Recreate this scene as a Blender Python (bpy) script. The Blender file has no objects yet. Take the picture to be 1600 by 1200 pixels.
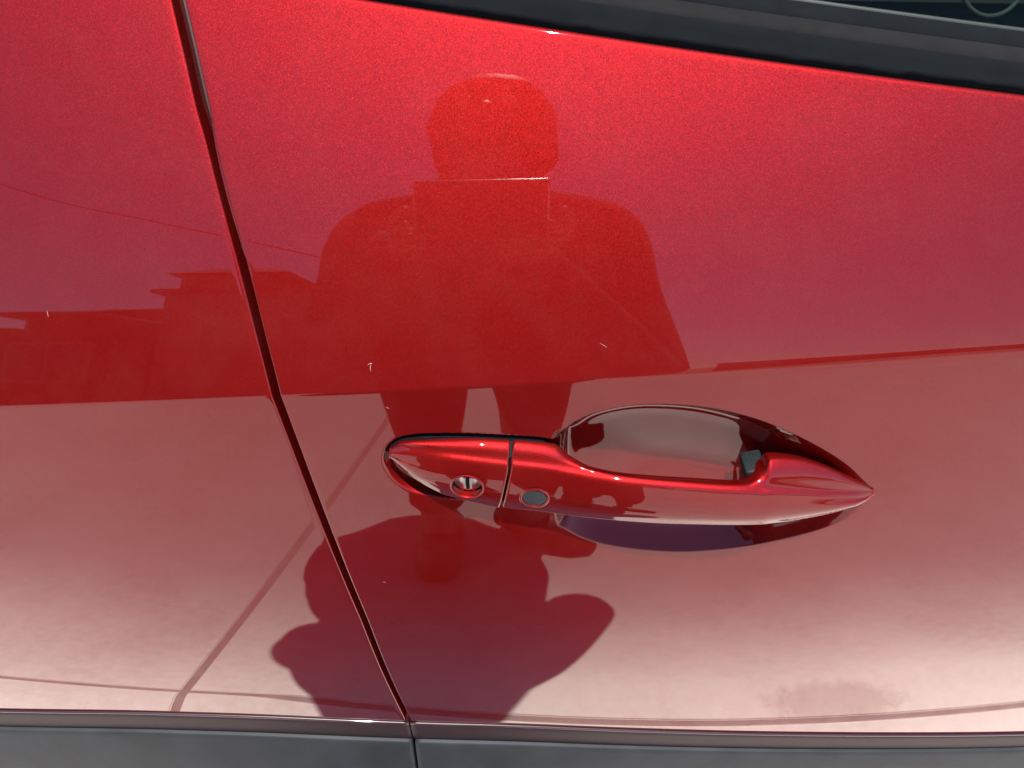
import bpy, bmesh, math, random
import numpy as np
from mathutils import Vector, Matrix

# ------------------------------------------------------------------ camera, world, sun
sc = bpy.context.scene
COL = sc.collection
R = math.radians
PITCH, DIST = R(40), 0.38
CAM = np.array([0.0, -DIST*math.cos(PITCH), 0.93 + DIST*math.sin(PITCH)])
cd = bpy.data.cameras.new('camera'); cam = bpy.data.objects.new('camera', cd); COL.objects.link(cam)
cam.location = CAM; cam.rotation_euler = (R(90) - PITCH, 0, 0)
cd.sensor_width = 36; cd.lens = 27.0; cd.clip_start = 0.004; cd.clip_end = 3000
sc.camera = cam

SUN = Vector((0.045, -0.334, 0.942)).normalized()
w = bpy.data.worlds.new('World'); sc.world = w; w.use_nodes = True
nt = w.node_tree; nt.nodes.clear()
wo = nt.nodes.new('ShaderNodeOutputWorld'); bg = nt.nodes.new('ShaderNodeBackground'); sk = nt.nodes.new('ShaderNodeTexSky')
sk.sky_type = 'NISHITA'; sk.sun_disc = False; sk.dust_density = 0.1; sk.ozone_density = 5.0; sk.altitude = 1200
sk.sun_elevation = math.asin(SUN.z); sk.sun_rotation = math.atan2(SUN.x, SUN.y)
bg.inputs['Strength'].default_value = 0.076
nt.links.new(sk.outputs[0], bg.inputs[0]); nt.links.new(bg.outputs[0], wo.inputs[0])
sl = bpy.data.lights.new('sun', 'SUN'); so = bpy.data.objects.new('sun', sl); COL.objects.link(so)
sl.energy = 4.5; sl.angle = R(0.53); sl.color = (1.0, 0.955, 0.89)
so.rotation_euler = SUN.to_track_quat('Z', 'Y').to_euler()
vs = sc.view_settings
vs.view_transform = 'Standard'; vs.look = 'None'; vs.gamma = 1.0; vs.exposure = 1.3
sc.cycles.max_bounces = 10; sc.cycles.glossy_bounces = 6; sc.cycles.transparent_max_bounces = 8
sc.cycles.sample_clamp_indirect = 8

# ------------------------------------------------------------------ helpers
def link(name, me, parent=None):
    o = bpy.data.objects.new(name, me); COL.objects.link(o)
    if parent is not None: o.parent = parent
    return o

def thing(name, label, cat, loc=(0, 0, 0), group=None):
    o = link(name, None); o.location = loc; o['label'] = label; o['category'] = cat
    if group: o['group'] = group
    return o

def mesh_obj(name, verts, faces, mat, parent=None, smooth=True):
    me = bpy.data.meshes.new(name)
    me.from_pydata([tuple(map(float, v)) for v in verts], [], faces); me.update()
    me.materials.append(mat)
    if smooth: me.polygons.foreach_set('use_smooth', [True]*len(me.polygons))
    return link(name, me, parent)

def grid_obj(name, V, mat, parent=None, close_v=False, flip=False, keep=None):
    """V[nr, nc, 3] -> quad grid, one smooth mesh."""
    nr, nc = V.shape[:2]
    i = np.arange(nr*nc).reshape(nr, nc)
    if close_v: i = np.concatenate([i, i[:, :1]], 1)
    q = np.stack([i[:-1, :-1], i[:-1, 1:], i[1:, 1:], i[1:, :-1]], -1).reshape(-1, 4)
    if flip: q = q[:, ::-1]
    n = len(q)
    me = bpy.data.meshes.new(name)
    me.vertices.add(nr*nc); me.vertices.foreach_set('co', V.reshape(-1).astype(np.float32))
    me.loops.add(4*n); me.loops.foreach_set('vertex_index', np.ascontiguousarray(q).reshape(-1).astype(np.int32))
    me.polygons.add(n); me.polygons.foreach_set('loop_start', np.arange(0, 4*n, 4, dtype=np.int32))
    me.polygons.foreach_set('use_smooth', np.ones(n, dtype=bool))
    me.update(calc_edges=True); me.validate()
    me.materials.append(mat)
    return link(name, me, parent)

def bm_obj(name, bm, mat, parent=None, smooth=False, angle=None):
    me = bpy.data.meshes.new(name); bm.normal_update(); bm.to_mesh(me); bm.free()
    me.materials.append(mat)
    if smooth or angle:
        me.polygons.foreach_set('use_smooth', [True]*len(me.polygons))
        if angle: me.set_sharp_from_angle(angle=R(angle))
    return link(name, me, parent)

def add_box(bm, lo, hi, bevel=0.0, M=None):
    r = bmesh.ops.create_cube(bm, size=1.0)
    c = [(a+b)/2 for a, b in zip(lo, hi)]; s = [b-a for a, b in zip(lo, hi)]
    for v in r['verts']:
        v.co = Vector((v.co.x*s[0]+c[0], v.co.y*s[1]+c[1], v.co.z*s[2]+c[2]))
    if bevel:
        es = list({e for v in r['verts'] for e in v.link_edges})
        rb = bmesh.ops.bevel(bm, geom=es, offset=bevel, segments=3, affect='EDGES', profile=0.5)
        vs_ = {v for f in rb['faces'] for v in f.verts} | {v for v in r['verts'] if v.is_valid}
    else: vs_ = set(r['verts'])
    if M is not None:
        for v in vs_: v.co = M @ v.co

def box_obj(name, lo, hi, mat, parent=None, bevel=0.0, M=None):
    bm = bmesh.new(); add_box(bm, lo, hi, bevel, M)
    return bm_obj(name, bm, mat, parent, smooth=bevel > 0, angle=40 if bevel else None)

def catmull(P, n, closed=False):
    P = np.asarray(P, float); m = len(P)
    if closed: Q = np.concatenate([P[-1:], P, P[:2]]); segs = m
    else: Q = np.concatenate([2*P[:1]-P[1:2], P, 2*P[-1:]-P[-2:-1]]); segs = m-1
    out = []
    for k in range(segs):
        p0, p1, p2, p3 = Q[k:k+4]
        t = np.linspace(0, 1, n, endpoint=False)[:, None]
        out.append(0.5*((2*p1)+(-p0+p2)*t+(2*p0-5*p1+4*p2-p3)*t*t+(-p0+3*p1-3*p2+p3)*t**3))
    out = np.concatenate(out)
    return out if closed else np.concatenate([out, P[-1:]])

def tube(name, pts, rad, mat, parent=None, seg=10, n=6, closed=False):
    C = catmull(pts, n, closed)
    rr = np.full(len(C), rad) if np.isscalar(rad) else np.interp(np.linspace(0, 1, len(C)), np.linspace(0, 1, len(rad)), rad)
    T = np.gradient(C, axis=0); T /= np.linalg.norm(T, axis=1)[:, None]
    rows = []; u = None
    for c, t, r in zip(C, T, rr):
        if u is None:
            a = np.array([0, 0, 1.]) if abs(t[2]) < 0.9 else np.array([1., 0, 0]); u = np.cross(t, a)
        u = u - t*(u@t); u /= np.linalg.norm(u); v = np.cross(t, u)
        th = np.linspace(0, 2*np.pi, seg, endpoint=False)
        rows.append(c + r*(np.cos(th)[:, None]*u+np.sin(th)[:, None]*v))
    if not closed:
        rows = [np.repeat(C[:1], seg, 0)] + rows + [np.repeat(C[-1:], seg, 0)]
    else: rows.append(rows[0])
    return grid_obj(name, np.array(rows), mat, parent, close_v=True)

# ------------------------------------------------------------------ materials
class N:
    def __init__(s, name):
        s.m = bpy.data.materials.new(name); s.m.use_nodes = True; s.t = s.m.node_tree
        s.b = s.t.nodes['Principled BSDF']; s.o = s.t.nodes['Material Output']
    def n(s, t, **k):
        x = s.t.nodes.new('ShaderNode'+t)
        for a, b in k.items(): setattr(x, a, b)
        return x
    def l(s, a, b): s.t.links.new(a, b)
    def set(s, **k):
        for a, b in k.items():
            i = s.b.inputs[a.replace('_', ' ')]
            i.default_value = (*b, 1) if isinstance(b, tuple) and len(b) == 3 else b
        return s
    def coord(s): return s.n('TexCoord').outputs['Object']
    def noise(s, scale, detail=4, rough=0.55, vec=None):
        x = s.n('TexNoise'); x.inputs['Scale'].default_value = scale; x.inputs['Detail'].default_value = detail
        x.inputs['Roughness'].default_value = rough
        s.l(vec if vec is not None else s.coord(), x.inputs['Vector']); return x
    def ramp(s, fac, stops):
        x = s.n('ValToRGB'); e = x.color_ramp.elements
        while len(e) < len(stops): e.new(0.5)
        for el, (p, c) in zip(e, stops): el.position = p; el.color = (*c, 1)
        s.l(fac, x.inputs[0]); return x
    def bump(s, h, strength, dist):
        x = s.n('Bump'); x.inputs['Strength'].default_value = strength; x.inputs['Distance'].default_value = dist
        s.l(h, x.inputs['Height']); s.l(x.outputs[0], s.b.inputs['Normal']); return x

def plain(name, col, rough=0.5, metal=0.0, var=0.0, scale=8.0, bump=0.0, bd=0.002, **k):
    m = N(name).set(Base_Color=col, Roughness=rough, Metallic=metal, **k)
    if var or bump:
        n = m.noise(scale)
        if var:
            r = m.ramp(n.outputs['Fac'], [(0.3, tuple(c*(1-var) for c in col)), (0.7, tuple(min(1, c*(1+var)) for c in col))])
            m.l(r.outputs[0], m.b.inputs['Base Color'])
        if bump: m.bump(n.outputs['Fac'], bump, bd)
    return m.m

def paint_mat():
    m = N('red_metallic_paint').set(Base_Color=(0.95, 0.075, 0.075), Metallic=0.76, Roughness=0.56, Specular_IOR_Level=0.1, Coat_Tint=(0.222, 0.092, 0.088),
                                   Coat_Weight=1.0, Coat_Roughness=0.018, Coat_IOR=1.5)
    co = m.coord()
    v = m.n('TexVoronoi'); v.inputs['Scale'].default_value = 3000; m.l(co, v.inputs['Vector'])
    sub = m.n('VectorMath', operation='SUBTRACT'); sub.inputs[1].default_value = (.5, .5, .5)
    m.l(v.outputs['Color'], sub.inputs[0])
    mul = m.n('VectorMath', operation='SCALE'); mul.inputs['Scale'].default_value = 0.21
    m.l(sub.outputs[0], mul.inputs[0])
    g = m.n('NewGeometry')
    ad = m.n('VectorMath', operation='ADD'); m.l(g.outputs['Normal'], ad.inputs[0]); m.l(mul.outputs[0], ad.inputs[1])
    no = m.n('VectorMath', operation='NORMALIZE'); m.l(ad.outputs[0], no.inputs[0]); m.l(no.outputs[0], m.b.inputs['Normal'])
    # a thin film of road dust makes the clear coat slightly uneven
    d = m.noise(14, 6, 0.6, co)
    r = m.n('MapRange'); r.inputs[1].default_value = .35; r.inputs[2].default_value = .75
    r.inputs[3].default_value = .012; r.inputs[4].default_value = .035
    m.l(d.outputs['Fac'], r.inputs[0]); m.l(r.outputs[0], m.b.inputs['Coat Roughness'])
    # dried water spots and dust
    v2 = m.n('TexVoronoi'); v2.inputs['Scale'].default_value = 42; m.l(co, v2.inputs['Vector'])
    sp = m.n('SeparateColor'); m.l(v2.outputs['Color'], sp.inputs[0])
    rad = m.n('MapRange'); rad.inputs[1].default_value = .80; rad.inputs[2].default_value = 1.0; rad.inputs[3].default_value = 0.0; rad.inputs[4].default_value = 0.055
    m.l(sp.outputs[0], rad.inputs[0])
    wob = m.noise(700, 3, 0.6, co)
    dd = m.n('Math', operation='MULTIPLY_ADD'); dd.inputs[1].default_value = 0.05; m.l(wob.outputs['Fac'], dd.inputs[0]); m.l(v2.outputs['Distance'], dd.inputs[2])
    lt = m.n('Math', operation='SUBTRACT'); m.l(rad.outputs[0], lt.inputs[0]); m.l(dd.outputs[0], lt.inputs[1])
    sm = m.n('MapRange'); sm.inputs[1].default_value = -0.02; sm.inputs[2].default_value = 0.02; sm.inputs[3].default_value = 0.0; sm.inputs[4].default_value = 0.22
    m.l(lt.outputs[0], sm.inputs[0])
    df = m.n('MapRange'); df.inputs[1].default_value = .45; df.inputs[2].default_value = .8; df.inputs[3].default_value = 0.0; df.inputs[4].default_value = 0.025
    d2 = m.noise(30, 8, 0.7, co); m.l(d2.outputs['Fac'], df.inputs[0])
    sm2 = m.n('Math', operation='MAXIMUM'); m.l(sm.outputs[0], sm2.inputs[0]); m.l(df.outputs[0], sm2.inputs[1])
    dust = m.n('BsdfDiffuse'); dust.inputs[0].default_value = (.20, .15, .13, 1)
    mix = m.n('MixShader'); m.l(sm2.outputs[0], mix.inputs[0]); m.l(m.b.outputs[0], mix.inputs[1]); m.l(dust.outputs[0], mix.inputs[2]); m.l(mix.outputs[0], m.o.inputs[0])
    return m.m

PAINT = paint_mat()
RUBBER = plain('satin_black_rubber', (0.003, 0.004, 0.0055), 0.9, var=0.25, scale=60, bump=0.25, bd=0.0004, Specular_IOR_Level=0.12)
RUBBER2 = plain('skylit_black_rubber', (0.005, 0.005, 0.0055), 0.85, var=0.25, scale=90, bump=0.2, bd=0.0003, Specular_IOR_Level=0.18)  # paler copy for the crown, sky brightening put into its colour
BLACK = plain('black_plastic', (0.004, 0.004, 0.005), 0.7, Specular_IOR_Level=0.15)
CLAD = plain('grey_textured_plastic', (0.013, 0.016, 0.0195), 0.65, var=0.3, scale=26, bump=0.6, bd=0.0006, Specular_IOR_Level=0.35)
PLUM = plain('dark_red_trim', (0.017, 0.005, 0.007), 0.6, var=0.12, scale=30, Specular_IOR_Level=0.3)
GLOSSY = plain('glossy_dark_trim', (0.020, 0.005, 0.008), 0.4, Coat_Weight=1.0, Coat_Roughness=0.03)
STEEL = plain('brushed_steel', (0.55, 0.53, 0.50), 0.32, 1.0, var=0.2, scale=300)
BUTTON = plain('charcoal_button', (0.020, 0.024, 0.028), 0.5, var=0.15, scale=400, Specular_IOR_Level=0.3)
DARKIN = plain('dark_cabin_trim', (0.012, 0.014, 0.014), 0.7)
GREYIN = plain('grey_cabin_ring', (0.45, 0.47, 0.46), 0.4)
JAMB = plain('dark_red_door_edge', (0.015, 0.001, 0.001), 0.6)

# ------------------------------------------------------------------ car side surface: y = f(x, z), camera on the -y side
PC = (-0.003925, 0.070036, 0.929551)                 # crease line z(x)
PB = (0.025745, -0.115239, 1.0765)                 # belt line z(x)
GAPZ = np.array([0.40, 0.514, 0.7226, 0.8074, 0.8770, 0.9242, 0.9776, 1.0174, 1.0398, 1.0615, 1.0847, 1.12])
GAPX = np.array([-0.0800, -0.0864, -0.0985, -0.1067, -0.1137, -0.1188, -0.1276, -0.1362, -0.1406, -0.1446, -0.1499, -0.1580])
LOWX = np.array([-0.9, -0.4361, -0.3204, -0.2137, -0.0871, 0.0, 0.1128, 0.2939, 0.5005, 0.9])
LOWZ = np.array([0.520, 0.5440, 0.5520, 0.5490, 0.5344, 0.5262, 0.5062, 0.4749, 0.4380, 0.40])
def smooth_table(xs, ys, n=400, it=60):
    X = np.linspace(xs[0], xs[-1], n); Y = np.interp(X, xs, ys)
    for _ in range(it): Y[1:-1] = (Y[:-2]+2*Y[1:-1]+Y[2:])/4
    return X, Y
_gz, _gx = smooth_table(GAPZ, GAPX); _lx, _lz = smooth_table(LOWX, LOWZ)
gap_x = lambda z: np.interp(z, _gz, _gx)
low_z = lambda x: np.interp(x, _lx, _lz)
crease_z = lambda x: np.polyval(PC, x)
def belt_z(x):
    xc = np.clip(x, -0.5, 0.7); return np.polyval(PB, xc) + (x-xc)*np.polyval(np.polyder(PB), xc)
WW = np.linspace(-0.7, 0.4, 22001)
def slope_table(a):
    lo = -WW/0.30
    sl_lo = np.tan(np.radians(np.maximum(3-7.5*lo-3.5*lo*np.abs(lo), -9.0)))
    sl_hi = math.tan(R(20)) + 1.6*np.maximum(WW, 0)
    sl_lo = np.where(WW > 0, math.tan(R(3)), sl_lo)
    t = np.clip((WW+a)/(2*a), 0, 1); t = t*t*(3-2*t)
    s = sl_lo*(1-t) + sl_hi*t
    I = np.concatenate([[0], np.cumsum((s[1:]+s[:-1])/2*np.diff(WW))])
    return I - np.interp(0, WW, I)
T_SHARP, T_SOFT = slope_table(0.0012), slope_table(0.006)
def f(x, z):
    wz = z - crease_z(x)
    k = np.clip((x-0.03)/0.18, 0, 1)
    return np.interp(wz, WW, T_SHARP)*(1-k) + np.interp(wz, WW, T_SOFT)*k + x*x/16.0
def surf(x, z, o=0.0): return np.stack([x+0*z, f(x, z)-o, z+0*x], -1)

# handle rails, (x, z) and distance out of the panel in mm
R0 = np.array([(-0.0639,0.8872),(-0.0588,0.8912),(-0.0503,0.8928),(-0.0368,0.8934),(-0.0201,0.8935),(-0.0017,0.8924),(0.0134,0.8911),(0.0229,0.8890),(0.0304,0.8838),(0.0422,0.8798),(0.0607,0.8775),(0.0879,0.8755),(0.1120,0.8733),(0.1241,0.8726),(0.1327,0.8781),(0.1363,0.8840),(0.1492,0.8818),(0.1687,0.8742),(0.1856,0.8644),(0.1954,0.8585),(0.2007,0.8545)])
O0 = np.array([0.7, 1, 1, 1, 1, 1, 1, 1.2, 3, 7, 9.5, 10.5, 10.5, 10, 8, 6.5, 4.5, 3, 2, 1.2, 0.7])/1000
R1 = np.array([(-0.0640,0.8853),(-0.0588,0.8882),(-0.0501,0.8893),(-0.0367,0.8887),(-0.0200,0.8871),(-0.0017,0.8852),(0.0134,0.8838),(0.0228,0.8824),(0.0301,0.8810),(0.0417,0.8803),(0.0598,0.8796),(0.0863,0.8782),(0.1098,0.8760),(0.1219,0.8744),(0.1317,0.8722),(0.1363,0.8716),(0.1494,0.8687),(0.1689,0.8635),(0.1855,0.8587),(0.1955,0.8552),(0.2007,0.8533)])
O1 = np.array([1.6, 3.2, 5.2, 6.8, 7.8, 8.6, 9.1, 9.5, 10.5, 13, 16, 18, 18.5, 18, 17, 16.5, 14.5, 11, 7, 3.8, 1.8])/1000
R3 = np.array([(-0.0646,0.8797),(-0.0601,0.8743),(-0.0520,0.8660),(-0.0385,0.8583),(-0.0211,0.8533),(-0.0018,0.8495),(0.0142,0.8474),(0.0241,0.8460),(0.0318,0.8457),(0.0439,0.8466),(0.0628,0.8476),(0.0903,0.8481),(0.1147,0.8476),(0.1271,0.8468),(0.1370,0.8459),(0.1419,0.8454),(0.1552,0.8446),(0.1739,0.8451),(0.1893,0.8460),(0.1980,0.8470),(0.2017,0.8502)])
O3 = np.array([1.2, 2.8, 4.6, 6.2, 7.2, 7.9, 8.4, 9, 10.2, 12.8, 16, 18.5, 19, 18.5, 17.5, 16.5, 14, 10.5, 6.5, 3.4, 1.6])/1000
EYE = [(0.0209,0.8901),(0.0281,0.9017),(0.0392,0.9103),(0.0567,0.9158),(0.0759,0.9173),(0.1006,0.9147),(0.1249,0.9072),(0.1509,0.8945),(0.1755,0.8783),(0.1940,0.8621),(0.2029,0.8516),(0.1998,0.8365),(0.1836,0.8210),(0.1489,0.8069),(0.1097,0.8003),(0.0767,0.8027),(0.0493,0.8104),(0.0317,0.8224),(0.0249,0.8338)]
POCKET = [(-0.0695,0.8766),(-0.0681,0.8841),(-0.0648,0.8899),(-0.0586,0.8949),(-0.0501,0.8969),(-0.0367,0.8975),(-0.0200,0.8972),(-0.0017,0.8961),(0.0134,0.8949),(0.0229,0.8922),(0.030,0.885),(0.031,0.8455),(0.010,0.8460),(-0.012,0.8475),(-0.030,0.8487),(-0.0440,0.8500),(-0.0554,0.8535),(-0.0629,0.8597),(-0.0676,0.8679)]

def poly_signed(P, X, Z):
    """signed distance to closed polygon, positive inside"""
    P = np.asarray(P, np.float32); Q = np.roll(P, -1, 0); X = X.astype(np.float32); Z = Z.astype(np.float32)
    best = np.full(X.shape, 1e9, np.float32); ins = np.zeros(X.shape, bool)
    for (ax, az), (bx, bz) in zip(P, Q):
        dx, dz = bx-ax, bz-az; L = dx*dx+dz*dz
        if L == 0: continue
        t = np.clip(((X-ax)*dx+(Z-az)*dz)/L, 0, 1)
        best = np.minimum(best, (X-ax-t*dx)**2+(Z-az-t*dz)**2)
        c = (az > Z) != (bz > Z)
        if abs(dz) > 1e-12: ins ^= c & (X < (bx-ax)*(Z-az)/dz+ax)
    d = np.sqrt(best); return np.where(ins, d, -d)
EYE_C = catmull(EYE, 8, True); POCKET_C = catmull(POCKET, 6, True)
sstep = lambda t: (lambda u: u*u*(3-2*u))(np.clip(t, 0, 1))
def dish(X, Z):
    """how far the pressed handle recess lies behind the door skin"""
    d = poly_signed(EYE_C, X, Z)
    low = 1-sstep((Z-0.822)/0.045)                    # the lower side is a short steep wall
    dd = np.maximum(d, 0)
    deep = 0.0125*np.sin(np.clip(dd/0.014, 0, 1)*np.pi/2) + 0.20*np.maximum(dd-0.004, 0)**1.0
    wall = 0.1440 + 0.10*np.maximum(0, 0.885-Z)       # right end of the deep part
    cut = 1 - sstep((X-(wall-0.019))/0.024)
    shelf = 0.0075*np.sin(np.clip(d/0.016, 0, 1)*np.pi/2)*sstep((0.2035-X)/0.03)
    D = shelf + np.maximum(deep-shelf, 0)*cut
    D = np.where(d > -0.0006, D, 0)
    p = poly_signed(POCKET_C, X, Z)
    left = sstep((-0.035-X)/0.02)
    wdt = 0.0013 + 0.0032*left
    D2 = 0.007*sstep((p+0.0004)/wdt)
    return np.maximum(D, D2)

# ------------------------------------------------------------------ the car
car = thing('car', 'bright red metallic car seen close up at its door handle, glossy paint mirroring the street', 'car')

HW = 0.0021
def half_gap(z): return HW + 0.0010*sstep((z-1.028)/0.02)
FX0, FX1 = -0.076, 0.212
RB = 0.0028                                              # belt edge roll radius
def rows_for(x, fine):
    """list of z-rows (functions of x) from bottom to top"""
    top = belt_z(x) - crease_z(x); bot = low_z(x) - crease_z(x)
    W = []
    n = 70
    edge = -0.158
    for k in range(n): W.append(bot + (edge-bot)*(1-(1-k/n)**1.45))
    step = 0.0005 if fine else 0.003
    for v in np.arange(edge, -0.0075, step): W.append(np.full_like(x, v))
    for v in np.arange(-0.0072, 0.0073, 0.0004): W.append(np.full_like(x, v))
    n = 60
    for k in range(1, n+1): W.append(0.0073 + (top-0.0073)*(k/n))
    return W

def panel(name, side, parent, label):
    # side +1: door to the right of the gap; -1: panel to the left of it
    if side > 0:
        a = np.linspace(0, 1, 22)[:-1]
        fx = np.arange(FX0, FX1, 0.0005); far = np.linspace(FX1, 0.85, 60)
        ncol = len(a)+len(fx)+len(far)
    else:
        a = np.concatenate([np.linspace(0, 0.10, 30), np.linspace(0.10, 0.7, 60)[1:]]); ncol = len(a)
    probe = np.concatenate([np.full(1, 0.0)])
    def cols(z_of_x):
        # iterate: x depends on z through the gap line, z on x through the row
        if side > 0:
            xe = np.full(len(a), -0.1)
            for _ in range(8):
                z = z_of_x(xe); e = gap_x(z)+half_gap(z)+0.0010
                xe = e + (FX0-e)*a
            return np.concatenate([xe, fx, far])
        xe = np.full(len(a), -0.1)
        for _ in range(8):
            z = z_of_x(xe); e = gap_x(z)-half_gap(z)-0.0010
            xe = e - a
        return xe[::-1]
    rows = []
    nrows = len(rows_for(np.zeros(1), side > 0))
    for k in range(nrows):
        zf = lambda x: crease_z(x) + rows_for_k(x, k, side > 0)
        x = cols(zf); rows.append(np.stack([x, crease_z(x)+rows_for_k(x, k, side > 0)], -1))
    XZ = np.array(rows)
    X, Z = XZ[..., 0], XZ[..., 1]
    Y = f(X, Z)
    if side > 0:
        m = (X[0] > FX0-0.001) & (X[0] < FX1+0.001)
        D = dish(X[:, m], Z[:, m]); B = D.copy(); r = 9
        for ax in (0, 1, 0, 1, 0, 1):                     # the pressing has no sharp folds away from its rim
            pad = [(r+1, r), (0, 0)] if ax == 0 else [(0, 0), (r+1, r)]
            c = np.cumsum(np.pad(B, pad, mode='edge'), axis=ax)
            B = ((c[2*r+1:]-c[:-2*r-1]) if ax == 0 else (c[:, 2*r+1:]-c[:, :-2*r-1]))/(2*r+1)
        dr = poly_signed(EYE_C, X[:, m], Z[:, m]); wb = sstep((dr-0.008)/0.012)
        Y[:, m] += D*(1-wb)+B*wb
    V = np.stack([X, Y, Z], -1)
    # roll over the top edge under the window
    topV = V[-1]; e = 1e-4
    n0 = np.arctan((f(topV[:, 0], topV[:, 2])-f(topV[:, 0], topV[:, 2]-e))/e)
    extra = []
    for t in np.linspace(0.12, 1, 9):
        an = n0 + (R(125)-n0)*t
        dy = RB*(-np.cos(an)+np.cos(n0)); dz = RB*(np.sin(an)-np.sin(n0))
        extra.append(topV + np.stack([0*dy, dy, dz], -1))
    extra.append(extra[-1] + np.array([0, 0.004, -0.006])); extra.append(extra[-1]+np.array([0, 0.0005, -0.02]))
    # hem at the bottom
    botV = V[0]
    hem = [botV+np.array([0, 0.012, 0.004]), botV+np.array([0, 0.0015, -0.0006]), botV+np.array([0, 0.0004, -0.0004])]
    V = np.concatenate([np.array(hem), V, np.array(extra)])
    # roll into the gap
    edge = V[:, 0] if side > 0 else V[:, -1]
    ex = []
    for th in np.radians([20, 45, 70, 90]):
        ex.append(edge + np.array([-side*0.0010*math.sin(th), 0.0010*(1-math.cos(th)), 0]))
    ex.append(ex[-1]+np.array([0, 0.016, 0]))
    ex = np.stack(ex, 1)
    V = np.concatenate([ex[:, ::-1], V], 1) if side > 0 else np.concatenate([V, ex], 1)
    o = grid_obj(name, V, PAINT, parent)
    o['label'] = label
    return o
_rc = {}
def rows_for_k(x, k, fine):
    return rows_for(x, fine)[k] if not fine else rows_fast(x, k)
_fe = np.concatenate([np.arange(-0.158, -0.0075, 0.0005), np.arange(-0.0072, 0.0073, 0.0004)])
def rows_fast(x, k):
    if k < 70:
        bot = low_z(x)-crease_z(x); return bot + (-0.158-bot)*(1-(1-k/70)**1.45)
    k -= 70
    if k < len(_fe): return np.full_like(x, _fe[k])
    k -= len(_fe); top = belt_z(x)-crease_z(x)
    return 0.0073 + (top-0.0073)*((k+1)/60)

door = panel('door_panel', 1, car, 'red door skin with the pressed recess behind its handle')
rear = panel('rear_door_panel', -1, car, 'red panel behind the slanting shut line')

# dark jamb behind the shut line
zj = np.linspace(0.45, 1.12, 60)
cj = np.stack([gap_x(zj)+0.0*zj, zj], -1)
rowsj = []
for dx, dy in ((-0.012, 0.014), (0.012, 0.014)):
    rowsj.append(np.stack([cj[:, 0]+dx, f(cj[:, 0], cj[:, 1])+dy, cj[:, 1]], -1))
grid_obj('door_jamb', np.array(rowsj).transpose(1, 0, 2), JAMB, car)
# folded seal edge that shows in the wider part of the gap
zs_ = np.linspace(0.985, 1.042, 24); tt = np.linspace(0, 1, 24)
wd = 0.0016*np.sin(np.pi*tt)**0.8
xs_ = gap_x(zs_)+half_gap(zs_)
sv = np.stack([np.stack([xs_+0.0010, f(xs_, zs_)+0.0008, zs_], -1), np.stack([xs_-wd*0.5, f(xs_, zs_)+0.0007, zs_], -1),
               np.stack([xs_-wd, f(xs_, zs_)+0.0016, zs_], -1), np.stack([xs_-wd*0.9, f(xs_, zs_)+0.012, zs_], -1)], 1)
grid_obj('hem_edge', sv, PAINT, car)

# ------------------------------------------------------------------ door handle
def chaikin(P, it=3):
    for _ in range(it):
        Qn = np.roll(P, -1, 0); P = np.stack([0.75*P+0.25*Qn, 0.25*P+0.75*Qn], 1).reshape(-1, P.shape[1])
    return P
def pchip(xs, ys, x):
    xs = np.asarray(xs, float); ys = np.asarray(ys, float)
    h = np.diff(xs); d = np.diff(ys)/h; m = np.zeros_like(ys)
    m[1:-1] = np.where(d[:-1]*d[1:] > 0, 2*d[:-1]*d[1:]/(d[:-1]+d[1:]+1e-30), 0); m[0] = d[0]; m[-1] = d[-1]
    i = np.clip(np.searchsorted(xs, x)-1, 0, len(xs)-2); t = (x-xs[i])/h[i]
    return (1+2*t)*(1-t)**2*ys[i]+t*(1-t)**2*h[i]*m[i]+t*t*(3-2*t)*ys[i+1]+t*t*(t-1)*h[i]*m[i+1]
def rail(Rr, O, U, u): return np.stack([pchip(U, Rr[:, 0], u), pchip(U, Rr[:, 1], u), pchip(U, O, u)], -1)
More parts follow.
